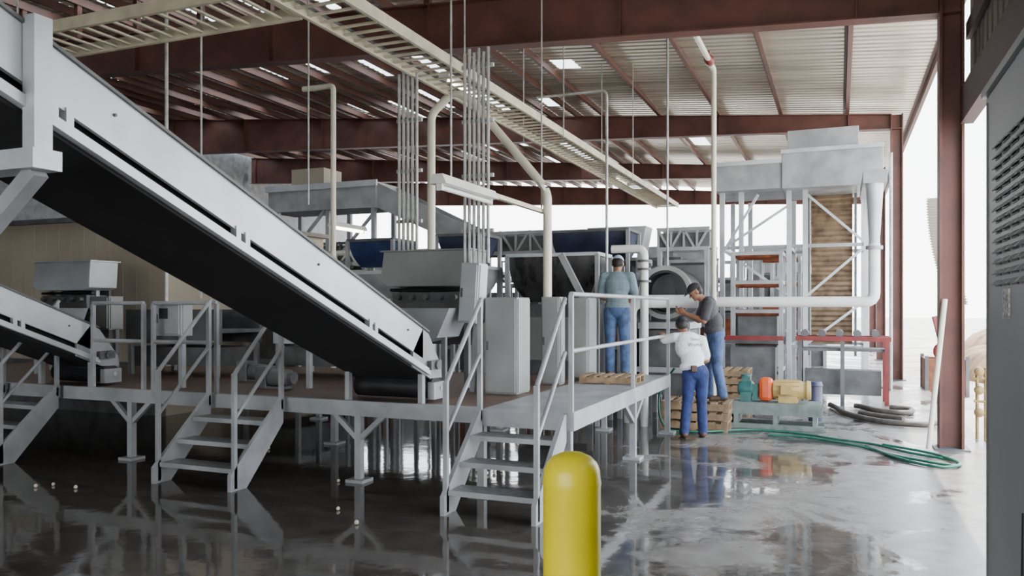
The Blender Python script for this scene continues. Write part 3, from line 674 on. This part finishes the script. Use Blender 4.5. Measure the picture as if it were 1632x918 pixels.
truss(-8.2, -5.6, 21.0, 22, 3.1, 3.7, 'grey truss conveyor behind the overhead conveyor', m=STEEL)
truss(-6.6, -4.2, 23, 24, 2.6, 3.2, 'dark truss conveyor far behind the washer', m=STEELD)
e = thing('storage_bin', 'pale grey box bin behind the navy hopper', 'bin', (-3.9, 15.6, 0))
B().prism([(-4.7, 3.35), (-3.5, 3.35), (-3.6, 2.85), (-4.5, 2.85)], 'xz', 15.4, 16.0).obj('body', STEEL, e)
for x in (-4.5, -3.65):
    for y in (15.45, 15.9): bx(e, 'leg', STEEL, x - .03, x + .03, y, y + .06, 0, 2.9)
e = thing('overhead_conveyor', 'grey overhead conveyor head with tan box, sloping down', 'conveyor', (-10, 15.5, 0))
bx(e, 'head_box', STEEL, -12.3, -9.4, 15, 16, 3.95, 4.52); bx(e, 'top_box', TANL, -11.8, -10.9, 15.2, 15.9, 4.52, 4.95)
bx(e, 'lip', STEELL, -12.35, -9.35, 14.95, 15, 4.42, 4.55)
for y in (15.05, 15.9): B().prism([(-9.4, 4.5), (-7.0, 3.35), (-7.0, 2.9), (-9.4, 3.95)], 'xz', y, y + .05).obj('slope_side', STEEL, e)
B().prism([(-9.4, 4.2), (-7.0, 3.15), (-7.0, 3.1), (-9.4, 4.15)], 'xz', 15.1, 15.9).obj('slope_belt', BLACK, e)
for x, z in ((-12.1, 3.95), (-10.7, 3.95), (-9.5, 3.95), (-7.2, 3.0)):
    for y in (15.05, 15.9): bx(e, 'leg', STEEL, x - .05, x + .05, y, y + .09, 0, z)
for x in (-12.1, -10.7): bmn(e, 'brace', STEEL, (x, 15.1, 2.6), (x + 1.3, 15.1, 3.95), .06, .06)
def rack(x0, x1, y0, y1, z1, m, lab, n=3, body=None, fr=STEEL, fill=True):
    e = thing('roller_machine', lab, 'machine', ((x0 + x1) / 2, (y0 + y1) / 2, 0), 'roller machines')
    for x in (x0, x1):
        for y in (y0, y1): bx(e, 'leg', fr, x - .035, x + .035, y - .035, y + .035, 0, z1)
    for i in range(n):
        z = z1 * (i + 1) / n
        b = B(); b.box(x0, x1, y0 - .03, y0 + .03, z - .07, z); b.box(x0, x1, y1 - .03, y1 + .03, z - .07, z); b.box(x0 - .03, x0 + .03, y0, y1, z - .07, z); b.box(x1 - .03, x1 + .03, y0, y1, z - .07, z)
        b.obj('shelf_frame', fr, e)
        b = B(); k = 6
        for j in range(k):
            yy = y0 + (y1 - y0) * (j + .5) / k; b.rod((x0 + .04, yy, z - .06), (x1 - .04, yy, z - .06), .07, 10)
        b.obj('rollers', m, e, smooth=True)
    if fill: bx(e, 'hopper_body', STEELD, x0 + .08, x1 - .08, y0 + .1, y1 - .1, z1 * .12, z1 * .6)
    if body: bx(e, 'side_plate', body, x0 + .05, x1 - .05, y0 + .04, y0 + .07, z1 * .35, z1 * .55)
    return e
r1 = rack(-6.4, -5.2, 16.2, 17.6, 2.6, STEELD, 'dark roller machine behind the hood', body=RUST, fr=STEEL)
for o in ((-2.2, .2, 0), (-4.6, .6, 0), (-8.6, 2, 0), (-11.2, 1, 0), (-3.6, 4.2, 0), (-6.6, 5.2, 0), (-9.8, 6.2, 0), (.6, 8.4, 0), (-13, 6, 0), (-1.6, 9, 0), (2.6, 7, 0), (-4.4, 10, 0), (-6.8, 8.6, 0)): dup(r1, o, 'dark roller machine standing in the far part of the shed')
r2 = rack(-9.5, -8.4, 11.0, 13.2, 2.6, STEELD, 'grey roller machine near the tan room', fr=STEEL)
rack(-5.0, -3.9, 16.4, 17.6, 2.8, STEELD, 'dark roller machine far behind the washer', body=RUST)
rack(-1.95, -1.05, 16.3, 17.1, 2.85, RUST, 'rusty red roller press machine in a grey frame', n=5)
rack(-3.5, -2.6, 17.6, 18.6, 2.8, STEELD, 'rusty orange roller machine in a grey frame', n=4, body=RUST)
rack(-1.8, -.9, 20.6, 21.0, 3.0, RUST, 'rusty red roller machine behind the tower', n=5, body=RED)
e = thing('grader_machine', 'tall grey grading machine in the far bay', 'machine', (-6, 30, 0), 'grading machines')
B().prism([(-7.2, 4.1), (-4.4, 4.1), (-4.8, 3.1), (-6.9, 3.1)], 'xz', 30.5, 32).obj('hopper_top', STEEL, e)
bx(e, 'body', STEELD, -7.0, -4.6, 30.6, 31.9, 1.0, 3.05)
for x in (-7.1, -5.8, -4.5):
    for y in (30.45, 32.0): bx(e, 'leg', STEEL, x - .06, x + .06, y - .06, y + .06, 0, 4.0)
for a, c in ((-7.1, -5.8), (-5.8, -4.5)): bmn(e, 'brace', STEEL, (a, 30.4, 1.2), (c, 30.4, 3.0), .08, .08)
bx(e, 'walkway', STEEL, -7.6, -4.1, 30.0, 30.4, 2.5, 2.6); bx(e, 'guard_rail', STEEL, -7.6, -4.1, 30.0, 30.05, 3.5, 3.56)
for x in (-7.55, -5.9, -4.15): bx(e, 'rail_post', STEEL, x - .03, x + .03, 30.0, 30.05, 0, 3.5)
for o in ((-4.6, -1.5, 0), (-9.3, -2.4, .0), (-13.5, -1, 0), (3.6, 2.2, 0)): dup(e, o)
e = thing('storage_cage', 'dark steel storage cage far behind the tower', 'cage', (-2, 26, 0))
bx(e, 'body', STEELD, -3.4, -.4, 25.5, 27, 0, 2.6)
for x in (-3.4, -1.9, -.4): bx(e, 'post', STEEL, x - .05, x + .05, 25.4, 25.5, 0, 3.2)
bx(e, 'top_rail', STEEL, -3.4, -.4, 25.4, 25.5, 3.1, 3.2)

# ------------------------------------------------------------------ tall tower
e = thing('elevator_tower', 'tall grey hopper tower with slatted bucket elevator', 'machine tower', (-.8, 18.5, 0))
bx(e, 'tank', STEEL, -1.1, .80, 17.3, 19.3, 4.2, 4.98, bevel=.01)
bx(e, 'side_tank', STEEL, -2.45, -1.1, 17.34, 19.2, 4.22, 4.80)
bx(e, 'top_box', STEEL, -1.0, .36, 17.5, 19.0, 4.98, 5.42, bevel=.01)
bx(e, 'lip', STEELL, -1.12, .82, 17.27, 17.3, 4.92, 5.0); bx(e, 'lip', STEELL, -2.48, -1.1, 17.31, 17.34, 4.74, 4.83)
for x in (-2.35, -1.95, -.98, -.66, .5):
    for y in (17.7, 19.6): bx(e, 'post', STEELL, x - .05, x + .05, y - .05, y + .05, 0, 4.22)
for z in (.9, 1.9, 3.0):
    for y in (17.7, 19.6): bx(e, 'girt', STEEL, -2.35, .5, y - .03, y + .03, z, z + .07)
for x in (-2.35, -.98, .5):
    for z in (.9, 1.9, 3.0): bx(e, 'girt', STEEL, x - .03, x + .03, 17.7, 19.6, z, z + .07)
for a, c, z0, z1 in ((-2.35, -.98, 3.0, 3.9), (-.98, -2.35, 2.0, 3.0), (-.62, .5, 1.0, 1.9), (-.62, .5, 2.0, 3.0), (.5, -.62, 3.05, 4.1)):
    bmn(e, 'brace', STEELL, (a, 17.68, z0), (c, 17.68, z1), .05, .05)
bmn(e, 'brace', STEELL, (-2.35, 17.66, 2.9), (-1.6, 17.66, 4.15), .05, .05)
b = B(); n = 30
for i in range(n):
    z = 1.0 + 3.3 * i / n; y = 18.9 - .25 * i / n
    b.loft([[(-.58, y, z), (.26, y, z), (.26, y - .05, z + .04), (-.58, y - .05, z + .04)], [(-.58, y - .01, z + .105), (.26, y - .01, z + .105), (.26, y - .01, z + .1), (-.58, y - .01, z + .1)]])
b.obj('slats', SLAT, e)
bmn(e, 'slat_backing', SLAT, (-.16, 18.95, .95), (-.16, 18.70, 4.3), .84, .03)
for x in (-.63, .32): bmn(e, 'elevator_side', STEELD, (x, 18.9, .7), (x, 18.65, 4.4), .05, .22)
B().rev((.56, 15.2, 2.86), (0, 0, 1), [(0, .09), (.08, .09), (1.04, .15)], 18).obj('down_spout', STEELL, e, smooth=True)
rd(e, 'spout_flange', STEEL, (.56, 15.2, 2.76), (.56, 15.2, 2.82), .14, 18)
bx(e, 'spout_box', STEEL, .38, .76, 15.04, 17.3, 3.9, 4.12)
pipe('duct_pipe', PVCW, rounded([(-3.7, 15.2, 0), (-3.7, 15.2, 1.85), (.56, 15.2, 1.85), (.56, 15.2, 2.86)], .16), .095, 'long pale horizontal pipe elbowing up to the tower', seg=18)
e = thing('red_table', 'long dull red steel beam table before the tower', 'table', (.1, 16, 0))
bx(e, 'beam', RED, -.75, .85, 15.6, 15.7, 1.14, 1.22); bx(e, 'beam', RED, -.75, .85, 16.3, 16.4, 1.14, 1.22)
for x in (-.68, .05, .78):
    for y in (15.6, 16.32): bx(e, 'leg', RED if x > .7 else STEELD, x - .035, x + .035, y, y + .07, 0, 1.14)
bx(e, 'bed', STEELD, -.7, .8, 15.7, 16.3, .95, 1.0)
for i in range(5): rd(e, 'roller', STEELD, (-.6 + .3 * i, 15.75, 1.27), (-.6 + .3 * i, 16.25, 1.27), .07, 12)
bx(e, 'box', STEELD, -.6, .7, 15.8, 16.2, .15, .6)
e = thing('press_machine', 'low machine bed with red rail beside the roller press', 'machine', (-1.5, 15.6, 0))
bx(e, 'beam', RED, -2.1, -.95, 15.4, 15.5, 1.14, 1.22); bx(e, 'beam', STEELD, -2.1, -.95, 16.0, 16.1, 1.05, 1.2)
for x in (-2.05, -1.0): bx(e, 'leg', STEEL, x - .04, x + .04, 15.4, 15.5, 0, 1.14)
bx(e, 'gearbox', STEELD, -1.9, -1.1, 15.5, 15.9, .3, 1.0)
rd(None, 'steel_pole', GALV, (1.0, 18.5, 0), (1.0, 18.5, 5.0), .035, label='thin galvanised pole near the far column', cat='pole')

# ------------------------------------------------------------------ pump skid
e = thing('pump_skid', 'teal pump with orange guard and yellow motor on skid', 'pump', (-.85, 12.2, 0))
for y in (12.0, 12.45): bx(e, 'skid_rail', SKID, -1.5, -.22, y, y + .08, .20, .34)
bx(e, 'skid_top', SKID, -1.48, -.24, 12.0, 12.53, .34, .37)
for x in (-1.4, -.85, -.32): bx(e, 'cross_member', SKID, x - .03, x + .03, 12.0, 12.53, .06, .20)
bx(e, 'skid_foot', SKID, -1.52, -.2, 11.98, 12.06, 0, .07); bx(e, 'skid_foot', SKID, -1.52, -.2, 12.47, 12.55, 0, .07)
b = B(); b.rev((-1.40, 12.26, .55), (1, 0, 0), [(0, .06), (.02, .10), (.1, .12), (.2, .12), (.24, .07), (.36, .06)], 18); b.box(-1.36, -1.2, 12.15, 12.37, .37, .5); b.box(-1.34, -1.22, 12.2, 12.32, .64, .73)
b.obj('pump_head', TEAL, e, smooth=True)
rd(e, 'pump_flange', TEAL, (-1.28, 12.26, .73), (-1.28, 12.26, .76), .08, 16)
bx(e, 'coupling_guard', ORANGE, -1.10, -.90, 12.14, 12.38, .38, .72, bevel=.06)
bx(e, 'bearing_box', TEAL, -1.18, -1.11, 12.18, 12.34, .38, .62)
b = B(); b.rev((-.92, 12.26, .55), (1, 0, 0), [(0, .08), (.03, .13), (.40, .14), (.44, .12), (.46, .12), (.49, .145), (.54, .13)], 20)
for i in range(12):
    t = 2 * math.pi * i / 12; b.beam((-.86, 12.26 + .142 * math.cos(t), .55 + .142 * math.sin(t)), (-.53, 12.26 + .142 * math.cos(t), .55 + .142 * math.sin(t)), .012, .012)
b.box(-.82, -.56, 12.14, 12.38, .37, .47); b.obj('motor', MOTOR, e, smooth=True)
bx(e, 'terminal_box', MOTOR, -.78, -.64, 12.04, 12.14, .50, .62)
b = B(); b.rev((-.34, 13.0, 0), (0, 0, 1), [(0, .09), (.02, .10), (.3, .10), (.31, .11), (.33, .10), (.55, .10), (.56, .11), (.58, .10), (.62, .09)], 20)
b.obj('barrel', BLUEB, None, smooth=True, label='dark blue barrel behind the pump motor', cat='barrel')

# ------------------------------------------------------------------ hoses
H = lambda pts, r, nm, m, lab: B().tube(pts, r, 10, 8).obj(nm, m, None, smooth=True, label=lab, cat='hose')
H([(-2.14, 11.2, .9), (-2.34, 11.25, .6), (-2.36, 11.2, .3), (-2.25, 11.15, .06), (-2.0, 11.2, .02), (-1.7, 11.3, .02), (-1.15, 11.7, .02), (-.5, 11.6, .02), (-.06, 11.3, .02), (.4, 11.05, .02), (.75, 10.6, .02), (1.2, 10.2, .02), (1.15, 9.9, .02), (.6, 10.3, .02), (.3, 10.75, .02), (-.4, 11.3, .02), (-.9, 11.35, .02)], .016, 'garden_hose', GREENH, 'green garden hose snaking across the wet floor')
H([(.3, 10.9, .02), (.62, 10.15, .02), (1.0, 9.75, .02), (1.22, 9.95, .04), (1.0, 10.5, .04), (.5, 10.95, .04)], .016, 'garden_hose', GREENH, 'loose loop of green garden hose')
H([(-.15, 15.0, .05), (-.05, 14.6, .05), (.12, 13.8, .05), (.55, 13.1, .05), (1.1, 12.95, .05), (1.3, 13.2, .05)], .045, 'suction_hose', GREYH, 'dark corrugated suction hose on the floor')
H([(.25, 15.0, .05), (.35, 14.9, .05), (.6, 14.4, .05), (1.0, 14.3, .05), (1.1, 14.8, .05), (.8, 15.0, .05)], .045, 'suction_hose', GREYH, 'looped dark suction hose near the red table')
H([(.3, 14.0, .05), (.6, 13.7, .05), (.9, 13.5, .05)], .045, 'suction_hose', GREYH, 'short dark suction hose on the floor')

# ------------------------------------------------------------------ pallets
def pallet_mesh(L=.95, W=.78):
    b = B()
    for i in range(6):
        x = i * (L - .09) / 5; b.box(x, x + .09, 0, W, .11, .13)
    for i in range(3):
        y = i * (W - .05) / 2; b.box(0, L, y, y + .05, .02, .11)
    for i in range(3):
        x = i * (L - .09) / 2; b.box(x, x + .09, 0, W, 0, .02)
    bmesh.ops.recalc_face_normals(b.bm, faces=b.bm.faces)
    me = bpy.data.meshes.new('pallet'); b.bm.to_mesh(me); b.bm.free(); me.materials.append(WOOD); return me
PM = pallet_mesh()
def pallet(x, y, z, rz=0, rx=0, lab='worn wooden pallet lying in a stack', g='wooden pallets', sc=1):
    o = bpy.data.objects.new('pallet', PM); COL.objects.link(o); o.location = (x, y, z); o.rotation_euler = (rx, 0, rz); o.scale = (sc, sc, sc)
    o['label'] = lab; o['category'] = 'pallet'; o['group'] = g
for i in range(3): pallet(-2.40 + .01 * i, 11.45, .135 * i, 0.01 * i, 0, 'worn wooden pallet under the man with the black cap')
for i in range(5): pallet(-2.42 + .012 * (i % 3), 14.2, .135 * i, 0, 0, 'worn wooden pallet in the tall stack')
pallet(-3.0, 9.5, ZD + .002, .05, 0, 'wooden pallet lying on the platform deck', sc=.75)

# ------------------------------------------------------------------ bollard, enclosure, odds
e = thing('bollard', 'bright yellow plastic covered safety bollard with domed top', 'bollard', (-.87, 2.67, 0))
b = B(); b.rev((-.87, 2.67, 0), (0, 0, 1), [(0, .101), (.6, .101), (1.12, .101), (1.135, .1035), (1.15, .101), (1.18, .098), (1.205, .088), (1.225, .068), (1.238, .04), (1.243, .012)], 48)
b.obj('sleeve', YEL, e, smooth=True)
e = thing('generator_enclosure', 'blue-grey steel enclosure with rows of small louvres', 'enclosure', (1.4, 3.4, 0))
bx(e, 'body', ENC, .72, 2.3, 1.9, 4.87, .06, 2.86, bevel=.01); bx(e, 'base', STEELD, .74, 2.28, 1.95, 4.82, 0, .06)
bx(e, 'roof_cap', ENC, .70, 2.32, 1.88, 4.89, 2.86, 2.90)
bs = B()
for i in range(14):
    z = 2.56 - .052 * i
    for j in range(6):
        y0 = 3.42 + .20 * j
        B().prism([(.72, z), (.700, z - .022), (.704, z - .026), (.72, z - .014)], 'xz', y0, y0 + .155).obj('louvre', ENC, e)
        bs.box(.715, .721, y0 + .008, y0 + .147, z - .032, z - .015)
bs.obj('louvre_slots', BLACK, e)
bx(e, 'sticker', PAPER, .712, .72, 4.22, 4.36, 1.70, 1.84)
bx(e, 'panel_seam', STEELD, .714, .72, 3.35, 3.362, .1, 2.82)
bx(e, 'corner_trim', STEELD, .712, .72, 4.80, 4.812, .1, 2.82)
rd(e, 'cable', BLACK, (.70, 3.86, 0.1), (.705, 3.84, .9), .01)
rd(None, 'leaning_pipe', PVC, (1.0, 10.86, .03), (1.19, 11.0, 1.85), .032, label='white pipe leaning against the near red column', cat='pipe')
b = B(); rings = []
for i in range(80):
    t = i / 79; z = 3.7 - 1.9 * t; x = 1.43 + .36 * t * t + .035 * (i % 2)
    rings.append([(x, 16.0, z), (x + .42 - .15 * t, 15.9, z), (x + .42 - .15 * t, 15.94, z), (x, 16.04, z)])
b.loft(rings)
b.box(1.86, 1.92, 16.0, 16.06, -.13, 2.2)
b.obj('corrugated_strip', TANL, None, label='curved cream corrugated plastic strip outside the opening', cat='corrugated sheet')
e = thing('hand_wheel', 'red valve wheel assembly outside the opening', 'valve', (1.75, 15.4, -.13))
B().rod((1.70, 15.4, -.13), (1.70, 15.4, 1.3), .04).obj('stem', BRASS, e, smooth=True)
b = B(); b.rev((1.62, 15.3, 1.0), (.4, 1, 0), [(0, .13), (.03, .16), (.06, .16), (.09, .13)], 20); b.obj('wheel', RED, e, smooth=True)
bmn(e, 'lever', RED, (1.5, 15.3, 1.6), (1.7, 15.35, .75), .05, .08)
e = thing('scrap_crate', 'rusty red open steel crate outside the columns', 'crate', (2.0, 19.5, -.13))
for a in ((1.7, 2.5, 19.0, 19.04), (1.7, 2.5, 20.0, 20.04), (1.7, 1.74, 19.04, 20.0), (2.46, 2.5, 19.04, 20.0)): bx(e, 'side_sheet', RUST, *a, -.1, .65)
for x in (1.7, 2.46):
    for y in (18.98, 20.0): bx(e, 'corner_post', STEELD, x - .02, x + .05, y, y + .05, -.13, .72)
e = thing('gas_manifold', 'brass pipe manifold with meters outside the opening', 'pipes', (1.78, 12.2, -.13))
for x in (1.70, 1.80): B().rod((x, 12.2, -.13), (x, 12.2, .95), .022).obj('riser', BRASS, e, smooth=True)
for z in (.35, .65, .9): B().rev((1.72, 12.12, z), (0, 1, 0), [(0, .03), (.02, .06), (.08, .06), (.1, .03)], 14).obj('meter', BRASS, e, smooth=True)
for z in (.5, .8): rd(e, 'cross_pipe', BRASS, (1.66, 12.2, z), (1.84, 12.2, z), .022)
for hx, hy, sx, sy, hz in ((4.4, 25, 1.5, 3.5, 1.0), (6.5, 33, 2.6, 3.6, 1.4)):
    b = B(); bmesh.ops.create_icosphere(b.bm, subdivisions=4, radius=1)
    for v in b.bm.verts:
        n = math.sin(v.co.x * 7) * .08 + math.cos(v.co.y * 9 + v.co.x * 5) * .07 + math.sin(v.co.x * 23) * .03
        v.co = Vector((v.co.x * sx + hx, v.co.y * sy + hy, max(v.co.z, 0) * hz * (.9 + n) - .13))
    b.obj('soil_heap', DIRT, None, smooth=True, label='low brown soil heap outside the shed', cat='soil heap', group='soil heaps')
for i in range(16):
    x = random.uniform(-8, -3); y = random.uniform(5.2, 8.2)
    if -6.5 < x < -5.1 and y < 7: continue
    b = B(); r = random.uniform(.014, .022); b.rev((x, y, .001), (0, 0, 1), [(0, r * .3), (r * .4, r * .9), (r, r), (r * 1.6, r * .8), (r * 2, r * .2)], 8)
    b.obj('fallen_fruit', CREAM, None, smooth=True, label='small pale fallen fruit on the wet floor', cat='fruit', group='fallen fruit')

# ------------------------------------------------------------------ light
w = bpy.data.worlds.new('world'); bpy.context.scene.world = w; w.use_nodes = True
bg = w.node_tree.nodes['Background']
tc = w.node_tree.nodes.new('ShaderNodeTexCoord'); sx = w.node_tree.nodes.new('ShaderNodeSeparateXYZ'); rp_ = w.node_tree.nodes.new('ShaderNodeValToRGB')
w.node_tree.links.new(tc.outputs['Generated'], sx.inputs[0]); w.node_tree.links.new(sx.outputs[2], rp_.inputs[0])
rp_.color_ramp.elements[0].color = (1, .99, .97, 1); rp_.color_ramp.elements[1].color = (.65, .80, 1, 1); rp_.color_ramp.elements[1].position = .8
w.node_tree.links.new(rp_.outputs[0], bg.inputs[0]); bg.inputs[1].default_value = 9.0
sd = bpy.data.lights.new('sun', 'SUN'); sd.energy = 14; sd.angle = .01; sd.color = (1, .95, .85)
so = bpy.data.objects.new('sun', sd); COL.objects.link(so); so.rotation_euler = Vector((-.14, -.30, -1)).to_track_quat('-Z', 'Y').to_euler()

cam = bpy.data.cameras.new('camera'); co = bpy.data.objects.new('camera', cam); COL.objects.link(co)
co.location = (0, 0, 1.75); co.rotation_euler = (math.radians(90), 0, math.radians(22.35)); cam.sensor_width = 36; cam.lens = 28.0; cam.shift_y = .019; cam.clip_end = 400
bpy.context.scene.camera = co
